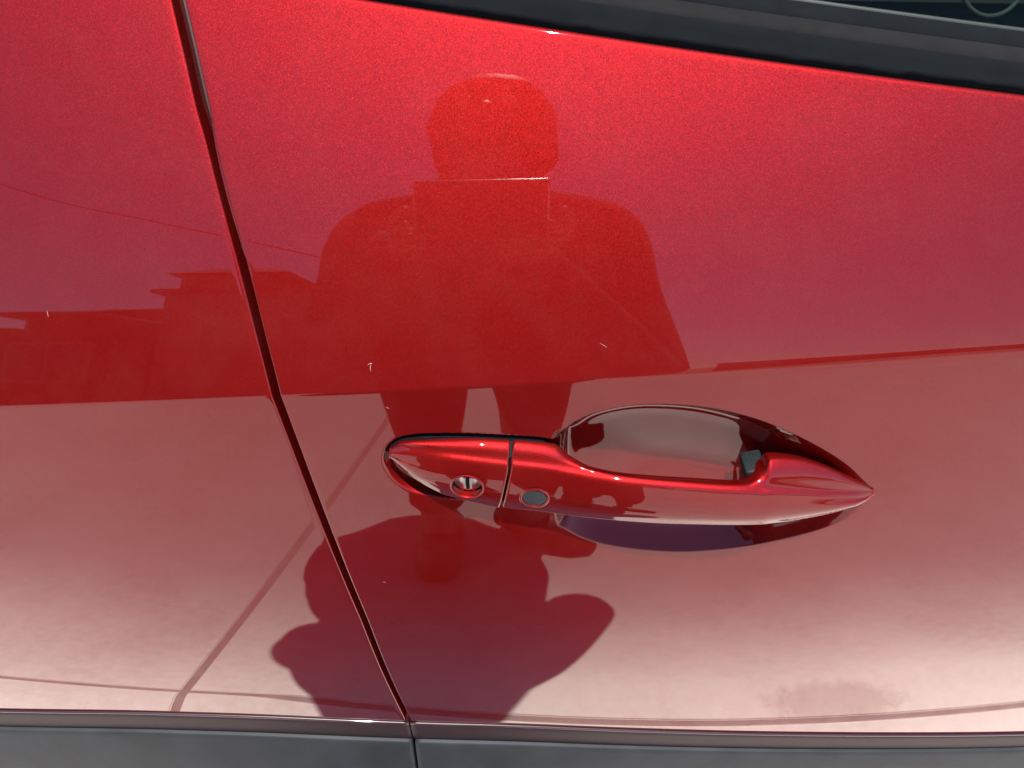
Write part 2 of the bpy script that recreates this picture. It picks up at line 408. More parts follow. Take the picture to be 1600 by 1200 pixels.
def sweep(name, idx, nst, seam, mat, parent, dense=None):
    """loft the handle body over rail stations idx; seam = (station position, xs of the three rails)"""
    sel = list(idx)
    A, B, Cc = R0[sel].copy(), R1[sel].copy(), R3[sel].copy()
    k, (xa, xb, xc) = seam
    A[k, 0], B[k, 0], Cc[k, 0] = xa, xb, xc
    U = np.concatenate([[0], np.cumsum(np.hypot(np.diff(A[:, 0])+np.diff(Cc[:, 0]), np.diff(A[:, 1])+np.diff(Cc[:, 1])))])
    u = np.linspace(0, U[-1], nst)
    a, b, c = rail(A, O0[sel], U, u), rail(B, O1[sel], U, u), rail(Cc, O3[sel], U, u)
    secs = []
    for i in range(nst):
        (xa, za, oa), (xb, zb, ob), (xc, zc, oc) = a[i], b[i], c[i]
        x = xb
        H = max(zb-zc, 1e-4)
        s = min(1.0, H/0.012)
        kk = max(1-sstep((x+0.066)/0.040), 0.55*sstep((x-0.188)/0.014))
        # how far the back of the body stands off the panel: seated at both ends, clear in the finger gap
        g = sstep((x-0.022)/0.016)*(1-sstep((x-0.120)/0.010))
        back = -0.005*s*(1-g) + 0.0045*g
        pts = [
            (xa, za-0.0030*s*(1-g)-0.0115*g, back), (xa, za-0.0004*s, oa-0.0035*s*(1-0.4*g)), (xa, za, oa),
            (0.55*xa+0.45*xb, 0.55*za+0.45*zb+0.0010*s, 0.55*oa+0.45*ob),
            (xb, zb, ob-(0.0022+0.0012*kk)*s), (xb, zb-0.0014*s-0.13*H*kk, ob-0.0006*kk), (xb, zb-0.0042*s-0.26*H*kk, ob+0.0010*s),
            (0.55*xb+0.45*xc, 0.55*zb+0.45*zc, 0.5*(ob+oc)+0.0030*s),
            (0.25*xb+0.75*xc, 0.25*zb+0.75*zc, 0.25*ob+0.75*oc+0.0024*s),
            (xc, zc+0.0020*s, oc+0.0006*s), (xc, zc, oc), (xc, zc+0.0004*s, oc-0.0018*s),
            (xc, zc+0.0030*s, max(back, 0.4*oc)), (xc, zc+0.0045*s, back)]
        pts = np.array(pts)
        if kk > 0:                                       # the closed tip rounds off like the end of an egg
            zc_, om = (za+zc)/2, max(oa, ob, oc)+0.0008*s
            oc_ = (back+om)/2; hz, ho = max((za-zc)/2, 1e-4), max((om-back)/2, 1e-4)
            th_ = np.arctan2((pts[:, 2]-oc_)/ho, (pts[:, 1]-zc_)/hz)
            el = np.stack([pts[:, 0], zc_+hz*np.cos(th_), oc_+ho*np.sin(th_)], -1)
            pts = pts + (el-pts)*(0.9*kk)
        P = chaikin(pts, 3)
        secs.append(surf(P[:, 0], P[:, 1], P[:, 2]))
    V = np.array(secs)
    def closed(sec, inward, k):
        cen = sec.mean(0); out = []
        for sc_, dx in ((1.0, 0.0), (0.985, 0.4), (0.955, 0.75), (0.90, 0.9), (0.5, 0.9), (0.0, 0.9)):
            q = cen + (sec-cen)*sc_; q = q + np.array([inward*0.0011*dx, 0, 0]); out.append(q)
        return out[1:]
    tail = closed(V[-1], 1.0, 0); head = closed(V[0], -1.0, 0)
    V = np.concatenate([np.array(head[::-1]), V, np.array(tail)])
    return grid_obj(name, V, mat, parent, close_v=True, flip=True)

def cut_hole(o, center, axis, r, depth):
    bm = bmesh.new()
    bmesh.ops.create_cone(bm, cap_ends=True, segments=64, radius1=r, radius2=r, depth=depth*2)
    q = Vector(axis).to_track_quat('Z', 'Y').to_matrix().to_4x4()
    bmesh.ops.transform(bm, matrix=Matrix.Translation(Vector(center)) @ q, verts=bm.verts)
    me = bpy.data.meshes.new('cutter'); bm.to_mesh(me); bm.free()
    c = bpy.data.objects.new('cutter', me); COL.objects.link(c)
    md = o.modifiers.new('hole', 'BOOLEAN'); md.object = c; md.operation = 'DIFFERENCE'; md.solver = 'EXACT'
    dg = bpy.context.evaluated_depsgraph_get()
    nm = bpy.data.meshes.new_from_object(o.evaluated_get(dg))
    o.modifiers.clear(); o.data = nm
    nm.polygons.foreach_set('use_smooth', [True]*len(nm.polygons)); nm.set_sharp_from_angle(angle=R(50))
    bpy.data.objects.remove(c); bpy.data.meshes.remove(me)

handle = sweep('door_handle', range(5, 21), 220, (0, (0.0016, 0.0006, -0.0044)), PAINT, car)
handle['label'] = 'red curved pull grip of the door handle'
cap = sweep('handle_cap', range(0, 6), 110, (5, (-0.0016, -0.0026, -0.0076)), PAINT, handle)
cap['label'] = 'red fixed end piece with the keyhole'

def face_point(o, x, z):
    """outermost point and normal of a mesh at (x, z), looking along +y"""
    dg = bpy.context.evaluated_depsgraph_get(); dg.update()
    ok, loc, nor, _ = o.ray_cast(Vector((x, -0.5, z)), Vector((0, 1, 0)))
    return loc, (nor if nor.y < 0 else -nor)
kp, kn = face_point(cap, -0.0240, 0.8683)
bp, bn = face_point(handle, 0.0121, 0.8610)
cut_hole(cap, kp, kn, 0.0080, 0.0062)
cut_hole(handle, bp, bn, 0.0066, 0.0016)
def lathe(name, prof, loc, nor, mat, parent, seg=48):
    M = Matrix.Translation(Vector(loc)) @ Vector(nor).to_track_quat('Z', 'Y').to_matrix().to_4x4()
    th = np.linspace(0, 2*np.pi, seg, endpoint=False); rows = []
    for r, h in prof:
        p = np.stack([r*np.cos(th), r*np.sin(th), np.full(seg, h)], -1)
        rows.append(np.array([tuple(M @ Vector(q)) for q in p]))
    return grid_obj(name, np.array(rows), mat, parent, close_v=True), M
lathe('keyhole_rim', [(0.0079, -0.0056), (0.0080, -0.001), (0.0082, 0.00010), (0.0085, 0.00032), (0.0089, 0.00028), (0.0093, -0.00025)], kp, kn, PAINT, handle)
o_, Mk = lathe('key_cylinder', [(0.0079, -0.0062), (0.0076, -0.0046), (0.0071, -0.0042), (0.0058, -0.0045), (0.0054, -0.0042), (0.0030, -0.0038), (0.0, -0.0036)], kp, kn, STEEL, handle)
sbm = bmesh.new(); add_box(sbm, (-0.0009, -0.0048, -0.0042), (0.0009, 0.0048, -0.0030), 0.0002, None)
for v in sbm.verts: v.co = Mk @ Vector((v.co.x, v.co.y, v.co.z))
bm_obj('key_slot', sbm, BLACK, handle)
for s in (-1, 1):
    q = bmesh.new(); add_box(q, (s*0.0017-0.0006, -0.0044, -0.0042), (s*0.0017+0.0006, 0.0044, -0.0026), 0.0003, None)
    for v in q.verts: v.co = Mk @ v.co
    bm_obj('slot_shutter', q, STEEL, handle)
lathe('sensor_button', [(0.0064, -0.0015), (0.00635, -0.0003), (0.0061, 0.0001), (0.0055, 0.0002), (0.003, 0.0004), (0.0, 0.00045)], bp, bn, BUTTON, handle)
lathe('button_rim', [(0.0066, -0.0012), (0.0067, 0.0000), (0.0070, 0.00028), (0.0075, 0.00034), (0.0080, 0.00020), (0.0086, -0.0003)], bp, bn, PAINT, handle)
# black gasket standing in the seam between cap and grip
gp = []
for (za, oa, xa) in ((0.8915, -0.006, 0.0), (0.8915, -0.0008, 0.0), (0.8855, 0.0050, -0.0010), (0.8675, 0.0060, -0.0038), (0.8520, 0.0054, -0.0057), (0.8510, -0.006, -0.0059)):
    gp.append((xa, za, oa))
gp = np.array(gp); fr = []
for dx in (-0.0014, 0.0014): fr.append(surf(gp[:, 0]+dx, gp[:, 1], gp[:, 2]))
Vg = np.concatenate([fr[0], fr[1]]); m_ = len(gp)
fc = [tuple(range(m_)), tuple(range(2*m_-1, m_-1, -1))] + [(i, i+m_, (i+1) % m_+m_, (i+1) % m_) for i in range(m_)]
mesh_obj('handle_gasket', Vg, fc, BLACK, handle, smooth=False)
# added black strip standing in for shade in the gap round the fixed end
ua = np.linspace(0, 6.4, 60)
sx_, sz_ = np.interp(ua, range(21), R0[:, 0]), np.interp(ua, range(21), R0[:, 1])
ub = np.linspace(0, 4.6, 50)[::-1]
bx_, bz_ = np.interp(ub, range(21), R3[:, 0]), np.interp(ub, range(21), R3[:, 1])
px_, pz_ = np.concatenate([bx_, sx_]), np.concatenate([bz_, sz_])
tx_, tz_ = np.gradient(px_), np.gradient(pz_); tl_ = np.hypot(tx_, tz_)+1e-9; nx_, nz_ = -tz_/tl_, tx_/tl_
grow = np.stack([surf(px_-nx_*0.003, pz_-nz_*0.003, -0.0015), surf(px_+nx_*0.0000, pz_+nz_*0.0000, -0.0012),
                 surf(px_+nx_*0.0010, pz_+nz_*0.0010, -0.0016), surf(px_+nx_*0.0022, pz_+nz_*0.0022, -0.0062)], 1)
grid_obj('gap_shade_strip', grow, BLACK, handle)
# grey hinge block seen through the finger gap
q = bmesh.new(); add_box(q, (-0.0055, -0.006, -0.0085), (0.0055, 0.010, 0.0085), 0.0012, None)
hb = Vector((0.1325, float(f(np.array(0.1325), np.array(0.868)))+0.001, 0.8665))
for v in q.verts: v.co = Matrix.Translation(hb) @ Matrix.Rotation(R(-14), 4, 'Y') @ v.co
bm_obj('hinge_block', q, plain('grey_hinge_plastic', (0.008, 0.011, 0.013), 0.6, var=.4, scale=500, Specular_IOR_Level=0.25), handle, smooth=True, angle=40)

# ------------------------------------------------------------------ belt moulding, glass, cabin
xm = np.linspace(-0.65, 0.85, 260)
zb = belt_z(xm); yb = f(xm, zb)
rng = random.Random(4)
ragged = np.interp(xm, np.linspace(-0.65, 0.85, 520), [rng.uniform(-1, 1) for _ in range(520)])*0.00045
def strip(name, prof, mat, rag=None):
    rows = []
    for i, (dy, dz) in enumerate(prof):
        r = ragged if (rag is not None and i in rag) else 0*xm
        rows.append(np.stack([xm, yb+dy+r, zb+dz+r*1.5], -1))
    return grid_obj(name, np.array(rows), mat, car)
strip('belt_moulding', [(0.012, -0.010), (0.0085, 0.0020), (0.0083, 0.0034), (0.0090, 0.0042), (0.0110, 0.0078), (0.0128, 0.0106), (0.0142, 0.0118)], RUBBER, rag=(1, 2))
strip('moulding_crown', [(0.0140, 0.0112), (0.0144, 0.0122), (0.0158, 0.0136), (0.0186, 0.0156), (0.0206, 0.0166), (0.0214, 0.0162)], RUBBER2)
strip('moulding_lip', [(0.0210, 0.0158), (0.0214, 0.0170), (0.0240, 0.0190), (0.0275, 0.0212), (0.0288, 0.0216), (0.0294, 0.0206), (0.0300, 0.0150)], RUBBER)
# glass: leaning inwards at the same slope as the panel below
gm = N('tinted_glass')
gm.t.nodes.remove(gm.b)
tr = gm.n('BsdfTransparent'); tr.inputs[0].default_value = (0.45, 0.51, 0.475, 1)
gl = gm.n('BsdfGlossy'); gl.inputs['Roughness'].default_value = 0.01
frn = gm.n('Fresnel'); frn.inputs[0].default_value = 1.22
mx = gm.n('MixShader'); gm.l(frn.outputs[0], mx.inputs[0]); gm.l(tr.outputs[0], mx.inputs[1]); gm.l(gl.outputs[0], mx.inputs[2]); gm.l(mx.outputs[0], gm.o.inputs[0])
rows = []
for dy, dz in ((0.034, -0.02), (0.034, 0.0215), (0.23, 0.40), (0.234, 0.398), (0.038, 0.0195), (0.038, -0.02)):
    rows.append(np.stack([xm, yb+dy, zb+dz], -1))
grid_obj('window_glass', np.array(rows), gm.m, car)
strip('glass_edge_seal', [(0.0325, 0.016), (0.0322, 0.0216), (0.0332, 0.0222), (0.0340, 0.0216)], plain('green_grey_seal', (0.016, 0.022, 0.019), 0.5))
def cabin():
    bm = bmesh.new(); add_box(bm, (-0.8, 0.12, 0.35), (1.0, 1.5, 1.0), 0.03, None); bm_obj('cabin_floor_tub', bm, DARKIN, car, smooth=True, angle=40)
    box_obj('door_trim', (-0.6, 0.125, 0.80), (0.85, 0.19, 1.035), DARKIN, car, 0.02)
    box_obj('roof_lining', (-0.8, 0.30, 1.47), (1.0, 1.5, 1.52), DARKIN, car, 0.02)
    box_obj('far_side_trim', (-0.8, 1.46, 0.98), (1.0, 1.50, 1.49), DARKIN, car, 0.01)
    for xx in (-0.79, 0.97): box_obj('cabin_bulkhead', (xx, 0.24, 0.98), (xx+0.03, 1.47, 1.49), DARKIN, car, 0.01)
    box_obj('car_seat', (0.02, 0.34, 0.95), (0.16, 0.82, 1.40), DARKIN, car, 0.05)
    c = np.array([0.37, 0.36, 1.032])
    th = np.linspace(0, 2*np.pi, 24, endpoint=False)
    tube('vent_ring', [(c[0]+0.024*math.cos(t), c[1]+0.012*math.sin(t), c[2]+0.022*math.sin(t)) for t in th], 0.0018, GREYIN, car, closed=True, n=2)
cabin()

# ------------------------------------------------------------------ lower trim and cladding, split at the shut line
def lower(name, prof, mat, x0, x1, rag=0):
    n = 160; xs = np.linspace(x0, x1, n); z0 = low_z(xs); y0 = f(xs, z0)
    rows = [np.stack([xs, y0-o/1000, z0+dz/1000], -1) for o, dz in prof]
    V = np.array(rows)
    e0, e1 = V[:, 0]+np.array([0, 0.008, 0]), V[:, -1]+np.array([0, 0.008, 0])
    V = np.concatenate([e0[:, None], V, e1[:, None]], 1)
    return grid_obj(name, V, mat, car, flip=True)
BEAD = [(-6, -0.2), (-0.9, -0.15)] + [(0.1+1.4*math.cos(R(a)), -1.5+1.4*math.sin(R(a))) for a in range(105, -46, -10)] + [(-1, -2.7)]
TRIM = [(-4, -2.3), (0.7, -2.4), (1.3, -2.9), (1.6, -4.0), (1.6, -7), (0.9, -14), (-0.2, -24), (-1.2, -33), (-4, -36)]
CLADP = [(-6, -33.2), (0.6, -33.4), (1.6, -34.0), (2.2, -35.5), (2.8, -40), (6, -80), (9, -130), (9, -200), (2, -260), (-60, -275)]
xg = float(gap_x(0.525))
for nm, pr, mt in (('trim_bead', BEAD, GLOSSY), ('trim_strip', TRIM, PLUM), ('lower_cladding', CLADP, CLAD)):
    lower(nm, pr[::-1], mt, -0.78, xg-0.0008); lower(nm, pr[::-1], mt, xg+0.0008 + (0.0014 if nm == 'lower_cladding' else 0.0), 0.85)
box_obj('side_sill', (-0.78, 0.08, 0.22), (0.85, 1.5, 0.40), BLACK, car, 0.02)
for xx in (-0.55, 0.62):
    pass

# ------------------------------------------------------------------ small chips and scratches in the paint
CHIP = plain('bare_chip', (0.34, 0.20, 0.19), 0.6)
def scratch(pts, wd, h=0.00012):
    P = catmull(pts, 5); T = np.gradient(P, axis=0); T /= np.linalg.norm(T, axis=1)[:, None]
    nrm = np.stack([-T[:, 1], T[:, 0]], -1); wv = wd*np.sin(np.linspace(0.1, np.pi-0.1, len(P)))[:, None]
    L, Rr_ = P-nrm*wv, P+nrm*wv
    V = np.stack([surf(L[:, 0], L[:, 1], 0.00002), surf(P[:, 0], P[:, 1], h), surf(Rr_[:, 0], Rr_[:, 1], 0.00002)], 1)
    return grid_obj('paint_chip', V, CHIP, car)
scratch([(-0.0698, 0.9346), (-0.0700, 0.9366), (-0.0693, 0.9388)], 0.00014)
scratch([(-0.0712, 0.9378), (-0.0700, 0.9386), (-0.0688, 0.9387)], 0.00017)
scratch([(0.0425, 0.9502), (0.0445, 0.9492), (0.0462, 0.9482)], 0.00009)
scratch([(-0.2286, 0.9560), (-0.2287, 0.9577), (-0.2289, 0.9592)], 0.00014)
scratch([(-0.0812, 0.7690), (-0.0800, 0.7692), (-0.0792, 0.7686)], 0.00017)
scratch([(-0.0640, 0.9150), (-0.0630, 0.9144), (-0.0622, 0.9140)], 0.00014)

# ------------------------------------------------------------------ ground
def concrete(name, tone):
    m = N(name).set(Roughness=0.85)
    co = m.coord()
    a = m.noise(2.2, 6, 0.65, co); b = m.noise(45, 5, 0.7, co)
    mixv = m.n('MixRGB'); mixv.inputs[0].default_value = 0.4
    m.l(a.outputs['Fac'], mixv.inputs[1]); m.l(b.outputs['Fac'], mixv.inputs[2])
    r = m.ramp(mixv.outputs[0], [(0.30, tuple(c*0.78 for c in tone)), (0.5, tone), (0.72, tuple(c*1.15 for c in tone))])
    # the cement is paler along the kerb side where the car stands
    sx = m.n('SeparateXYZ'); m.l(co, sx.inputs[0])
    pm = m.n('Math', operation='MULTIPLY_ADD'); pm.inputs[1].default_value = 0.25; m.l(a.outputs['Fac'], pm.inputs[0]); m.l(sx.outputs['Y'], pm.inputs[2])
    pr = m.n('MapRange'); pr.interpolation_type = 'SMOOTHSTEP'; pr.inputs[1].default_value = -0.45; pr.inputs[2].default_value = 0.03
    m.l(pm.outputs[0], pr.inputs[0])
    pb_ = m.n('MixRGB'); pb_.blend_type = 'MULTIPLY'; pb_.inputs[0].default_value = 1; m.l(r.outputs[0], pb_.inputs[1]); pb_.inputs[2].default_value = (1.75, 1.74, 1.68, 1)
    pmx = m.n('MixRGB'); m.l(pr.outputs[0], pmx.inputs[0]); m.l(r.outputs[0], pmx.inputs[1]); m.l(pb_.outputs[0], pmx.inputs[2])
    # an oil stain beside the car
    mp = m.n('Mapping'); mp.vector_type = 'TEXTURE'
    mp.inputs['Location'].default_value = (0.50, -0.085, 0); mp.inputs['Scale'].default_value = (0.11, 0.030, 1)
    m.l(co, mp.inputs[0])
    ln = m.n('VectorMath', operation='LENGTH'); m.l(mp.outputs[0], ln.inputs[0])
    ad = m.n('Math', operation='MULTIPLY_ADD'); ad.inputs[1].default_value = 0.9; m.l(b.outputs['Fac'], ad.inputs[0]); m.l(ln.outputs['Value'], ad.inputs[2])
    st = m.n('MapRange'); st.inputs[1].default_value = 1.15; st.inputs[2].default_value = 1.55; st.inputs[3].default_value = 0.27; st.inputs[4].default_value = 0
    m.l(ad.outputs[0], st.inputs[0])
    mx2 = m.n('MixRGB'); m.l(st.outputs[0], mx2.inputs[0]); m.l(pmx.outputs[0], mx2.inputs[1]); mx2.inputs[2].default_value = (0.20, 0.12, 0.08, 1)
    m.l(mx2.outputs[0], m.b.inputs['Base Color'])
    m.bump(b.outputs['Fac'], 0.4, 0.003)
    return m.m
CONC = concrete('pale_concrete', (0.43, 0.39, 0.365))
SOIL = plain('grey_ground', (0.16, 0.15, 0.135), 0.9, var=0.25, scale=0.8)
g = mesh_obj('ground', [(-600, -600, -0.06), (600, -600, -0.06), (600, 600, -0.06), (-600, 600, -0.06)], [(0, 1, 2, 3)], SOIL, smooth=False); g['kind'] = 'structure'
drive = link('driveway', None); drive.rotation_euler.z = 0.072; drive['kind'] = 'structure'
JOINT = plain('joint_filler', (0.27, 0.245, 0.23), 0.9, var=.15, scale=30)
jb = mesh_obj('joint_bed', [(-6, -6, -0.003), (6, -6, -0.003), (6, 3, -0.003), (-6, 3, -0.003)], [(0, 1, 2, 3)], JOINT, drive, smooth=False)
def slab(poly):
    bm = bmesh.new(); vs_ = [bm.verts.new((x, y, 0)) for x, y in poly]; fa = bm.faces.new(vs_)
    if fa.normal.z < 0: fa.normal_flip()
    r = bmesh.ops.extrude_face_region(bm, geom=[fa])
    for v in r['geom']:
        if isinstance(v, bmesh.types.BMVert): v.co.z = -0.05
    bmesh.ops.recalc_face_normals(bm, faces=bm.faces)
    bmesh.ops.bevel(bm, geom=[e for e in bm.edges if all(v.co.z > -0.01 for v in e.verts)], offset=0.002, segments=2, affect='EDGES')
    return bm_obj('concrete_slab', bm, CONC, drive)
def lx(k, y): return -0.515 + k*2.2 - 0.095*(y+0.06)*1.0          # slanting cross joints
jw = 0.0075
YS = [2.2, -0.058, -2.4, -4.8]
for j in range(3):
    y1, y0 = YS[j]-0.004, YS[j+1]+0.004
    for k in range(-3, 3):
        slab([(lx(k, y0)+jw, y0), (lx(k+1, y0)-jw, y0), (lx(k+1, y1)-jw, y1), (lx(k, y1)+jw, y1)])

# ------------------------------------------------------------------ street on the other side, seen in the paint
WALLM = plain('render_wall', (0.20, 0.16, 0.13), 0.9, var=0.15, scale=2, bump=0.2, bd=0.01)
WALL2 = plain('dull_brick_wall', (0.14, 0.075, 0.05), 0.9, var=0.3, scale=12, bump=0.3, bd=0.01)
ROOFM = plain('brown_roof_tiles', (0.09, 0.055, 0.042), 0.85, var=0.3, scale=9, bump=0.5, bd=0.03)
TIMB = plain('dark_timber', (0.05, 0.03, 0.02), 0.8, var=0.3, scale=14)
PANE = plain('window_pane', (0.02, 0.025, 0.03), 0.05)
FRAME = plain('cream_frame', (0.22, 0.20, 0.17), 0.6)
def house(name, label, x0, x1, yf, yb_, hw, hr, over, wall, parent=None):
    h = thing(name, label, 'house', ((x0+x1)/2, yf, 0)); ox, oy = h.location.x, h.location.y
    box_obj('wall', (x0-ox, yb_-oy, -0.05), (x1-ox, yf-oy, hw), wall, h)
    bm = bmesh.new(); ym = (yf+yb_)/2-oy
    a0, a1, b0, b1 = x0-over-ox, x1+over-ox, yf+over-oy, yb_-over-oy
    V = [(a0, b0, hw-.05), (a1, b0, hw-.05), (a1, b1, hw-.05), (a0, b1, hw-.05), (a0+over+1.1, ym, hr), (a1-over-1.1, ym, hr),
         (a0, b0, hw-.17), (a1, b0, hw-.17), (a1, b1, hw-.17), (a0, b1, hw-.17)]
    for F in ((0, 1, 5, 4), (1, 2, 5), (2, 3, 4, 5), (3, 0, 4), (6, 7, 1, 0), (7, 8, 2, 1), (8, 9, 3, 2), (9, 6, 0, 3), (9, 8, 7, 6)):
        pass
    vs_ = [bm.verts.new(v) for v in V]
    for F in ((0, 1, 5, 4), (1, 2, 5), (2, 3, 4, 5), (3, 0, 4), (6, 7, 1, 0), (7, 8, 2, 1), (8, 9, 3, 2), (9, 6, 0, 3), (9, 8, 7, 6)):
        bm.faces.new([vs_[i] for i in F])
    bmesh.ops.recalc_face_normals(bm, faces=bm.faces)
    bm_obj('roof', bm, ROOFM, h)
    nwin = max(1, int((x1-x0)/3))
    for k in range(nwin):
        cx = x0 + (x1-x0)*(k+0.5)/nwin - ox
        if k == nwin//2 and nwin > 1:
            d = box_obj('door', (cx-.5, yf-oy+.002, 0), (cx+.5, yf-oy+.05, 2.1), TIMB, h, .01); box_obj('handle', (cx+.38, yf-oy+.05, 1.0), (cx+.42, yf-oy+.1, 1.12), STEEL, d, .01)
        else:
            fr_ = box_obj('window', (cx-.75, yf-oy+.002, 1.0), (cx+.75, yf-oy+.06, 2.2), FRAME, h, .01)
            for s in (-1, 1): box_obj('pane', (cx+s*.36-.32, yf-oy+.062, 1.07), (cx+s*.36+.32, yf-oy+.07, 2.13), PANE, fr_)
    return h
house('house', 'low brown hip roofed house across the street mirrored beside the photographer', -6.9, 0.4, -11.5, -18.5, 4.05, 4.6, 0.20, WALLM)
hs = bpy.data.objects['house']; ox, oy = hs.location.x, hs.location.y
bm = bmesh.new(); add_box(bm, (-6.9-ox, -13.4-oy, 4.0), (-5.2-ox, -11.9-oy, 4.62)); bm_obj('dormer', bm, WALLM, hs)
bm = bmesh.new(); q = [bm.verts.new((x-ox, y-oy, z)) for x, y, z in ((-7.08, -11.6, 4.58), (-4.7, -11.6, 4.58), (-4.7, -13.7, 4.58), (-7.08, -13.7, 4.58), (-6.4, -12.5, 4.98), (-5.4, -12.5, 4.98))]
for F in ((0, 1, 5, 4), (1, 2, 5), (2, 3, 4, 5), (3, 0, 4), (3, 2, 1, 0)): bm.faces.new([q[i] for i in F])
bm_obj('dormer_roof', bm, ROOFM, hs)
house('garage', 'small brick garage with a low roof mirrored left of the house', -8.5, -7.4, -10.2, -14.5, 3.05, 3.6, 0.3, WALL2)
wl = thing('garden_wall', 'long low brick boundary wall mirrored at the far left edge', 'wall', (-13, -10.6, 0))
box_obj('wall', (-6, -.12, -.05), (4.1, .12, 2.55), WALL2, wl); box_obj('coping', (-6.05, -.17, 2.55), (4.15, .17, 2.64), WALL2, wl, .02)
wr = thing('garden_wall', 'low rendered wall mirrored in the paint right of the photographer', 'wall', (10, -14, 0))
box_obj('wall', (-6.5, -.12, -.05), (12, .12, 1.35), WALLM, wr); box_obj('coping', (-6.55, -.17, 1.35), (12.05, .17, 1.44), WALLM, wr, .02)
pole = thing('utility_pole', 'timber utility pole carrying a sagging cable, mirrored beyond the left edge', 'utility pole', (-13.5, -8.5, 0))
tube('pole', [(0, 0, -.1), (0, 0, 4), (0, 0, 8.6)], [.15, .13, .10], TIMB, pole, seg=14)
box_obj('crossarm', (-.8, -.06, 8.0), (.8, .06, 8.14), TIMB, pole, .01)
for s in (-.7, .7): tube('insulator', [(s, 0, 8.14), (s, 0, 8.2), (s, 0, 8.3)], [.03, .05, .02], FRAME, pole)
tube('cable', [(0.7, 0, 8.3), (5.9, .5, 5.52), (8.36, .5, 4.60), (10.6, .5, 3.75), (12.3, -2.6, 3.5)], 0.011, BLACK, pole, seg=6)

# ------------------------------------------------------------------ the photographer
SKIN = plain('skin', (0.30, 0.16, 0.11), 0.5, var=.08, scale=30, Subsurface_Weight=0.05)
COAT = plain('dark_jacket_cloth', (0.020, 0.020, 0.022), 0.9, var=.25, scale=40, bump=.3, bd=.004)
TROU = plain('dark_trouser_cloth', (0.028, 0.026, 0.026), 0.9, var=.25, scale=40, bump=.3, bd=.004)
HAIR = plain('dark_hair', (0.012, 0.009, 0.008), 0.6, var=.4, scale=80, bump=.5, bd=.004)
SHOE = plain('dark_shoe_leather', (0.03, 0.02, 0.018), 0.5)
per = thing('person', 'person in dark loose jacket and wide trousers holding a phone, mirrored in the door', 'person', (-0.08, -0.66, 0))
PO = np.array([-0.08, -0.66, 0.0])
FWD = np.array([0, math.cos(PITCH), -math.sin(PITCH)]); UPV = np.array([0, math.sin(PITCH), math.cos(PITCH)]); RT = np.array([1., 0, 0])
def ph(a, b, c): return CAM + a*RT + b*UPV + c*FWD        # phone frame: right, up, forward of the lens
# skeleton: chains of joints with radii
V, E, RAD = [], [], []
def chain(pts, rad, root=None):
    prev = root
    for p, r in zip(pts, rad):
        V.append(tuple(np.asarray(p, float)-PO)); RAD.append(r); i = len(V)-1
        if prev is not None: E.append((prev, i))
        prev = i
    return prev
pelvis = chain([(-0.08, -0.70, 0.90)], [0.11])
chest = chain([(-0.08, -0.71, 1.03), (-0.08, -0.70, 1.18)], [0.105, 0.115], pelvis)
neck0 = chain([(-0.085, -0.68, 1.31)], [0.07], chest)
neck1 = chain([(-0.087, -0.645, 1.39)], [0.045], neck0)
head = chain([(-0.088, -0.615, 1.45), (-0.088, -0.62, 1.53), (-0.092, -0.63, 1.59)], [0.058, 0.082, 0.062], neck1)
def leg(hx, kx, ax, ay, tx, ty):
    h = chain([(hx, -0.70, 0.84), (kx, -0.66, 0.47), (ax, ay, 0.10)], [0.085, 0.055, 0.036], pelvis)
    chain([(ax+(tx-ax)*.35, ay+(ty-ay)*.35, 0.045), (tx, ty, 0.028)], [0.036, 0.026], h)
leg(-0.165, -0.150, -0.135, -0.62, -0.135, -0.48)
leg(0.005, 0.02, 0.03, -0.66, 0.145, -0.60)
def arm(sx, elbow, wrist, palm, knuckle_dirs):
    w_ = chain([(sx, -0.69, 1.285), elbow, wrist], [0.058, 0.042, 0.028], neck0)
    p_ = chain([palm], [0.024], w_)
    for pts, rr in knuckle_dirs: chain(pts, rr, p_)
def fing(*pts): return (list(pts), [0.0085, 0.0078, 0.0068][:len(pts)])
# right hand (+x end of the phone), left hand (-x end)
arm(0.055, (0.157, -0.695, 0.945), ph(-0.022, -0.112, -0.095), ph(-0.005, -0.088, -0.040),
    [fing(ph(.024, -.058, -.022), ph(.022, -.042, -.008), ph(.006, -.034, -.0045)), fing(ph(.014, -.062, -.016), ph(.008, -.055, -.002), ph(-.006, -.046, -.0005)),
     fing(ph(-.004, -.068, -.016), ph(-.012, -.060, -.002), ph(-.022, -.048, -.0005)), fing(ph(-.020, -.074, -.018), ph(-.030, -.064, -.003), ph(-.038, -.050, -.001)),
     fing(ph(.030, -.064, -.040), ph(.034, -.040, -.036), ph(.026, -.020, -.030))])
arm(-0.245, (-0.275, -0.635, 1.02), ph(-0.148, -0.100, -0.095), ph(-0.138, -0.078, -0.040),
    [fing(ph(-.146, -.040, -.022), ph(-.138, -.022, -.006), ph(-.124, -.012, -.003)), fing(ph(-.146, -.050, -.020), ph(-.140, -.040, -.002), ph(-.124, -.032, -.0005)),
     fing(ph(-.144, -.062, -.020), ph(-.136, -.056, -.002), ph(-.120, -.050, -.0005)), fing(ph(-.138, -.076, -.022), ph(-.126, -.066, -.004), ph(-.112, -.056, -.002)),
     fing(ph(-.132, -.066, -.046), ph(-.114, -.046, -.038), ph(-.102, -.030, -.029))])
me = bpy.data.meshes.new('body'); me.from_pydata(V, E, []); me.update()
tmp = link('body_skeleton', me); md = tmp.modifiers.new('skin', 'SKIN'); md.use_smooth_shade = True
for i, r in enumerate(RAD):
    sv_ = me.skin_vertices[0].data[i]; sv_.radius = (r, r); sv_.use_root = (i == 0)
sub_ = tmp.modifiers.new('sub', 'SUBSURF'); sub_.levels = 2
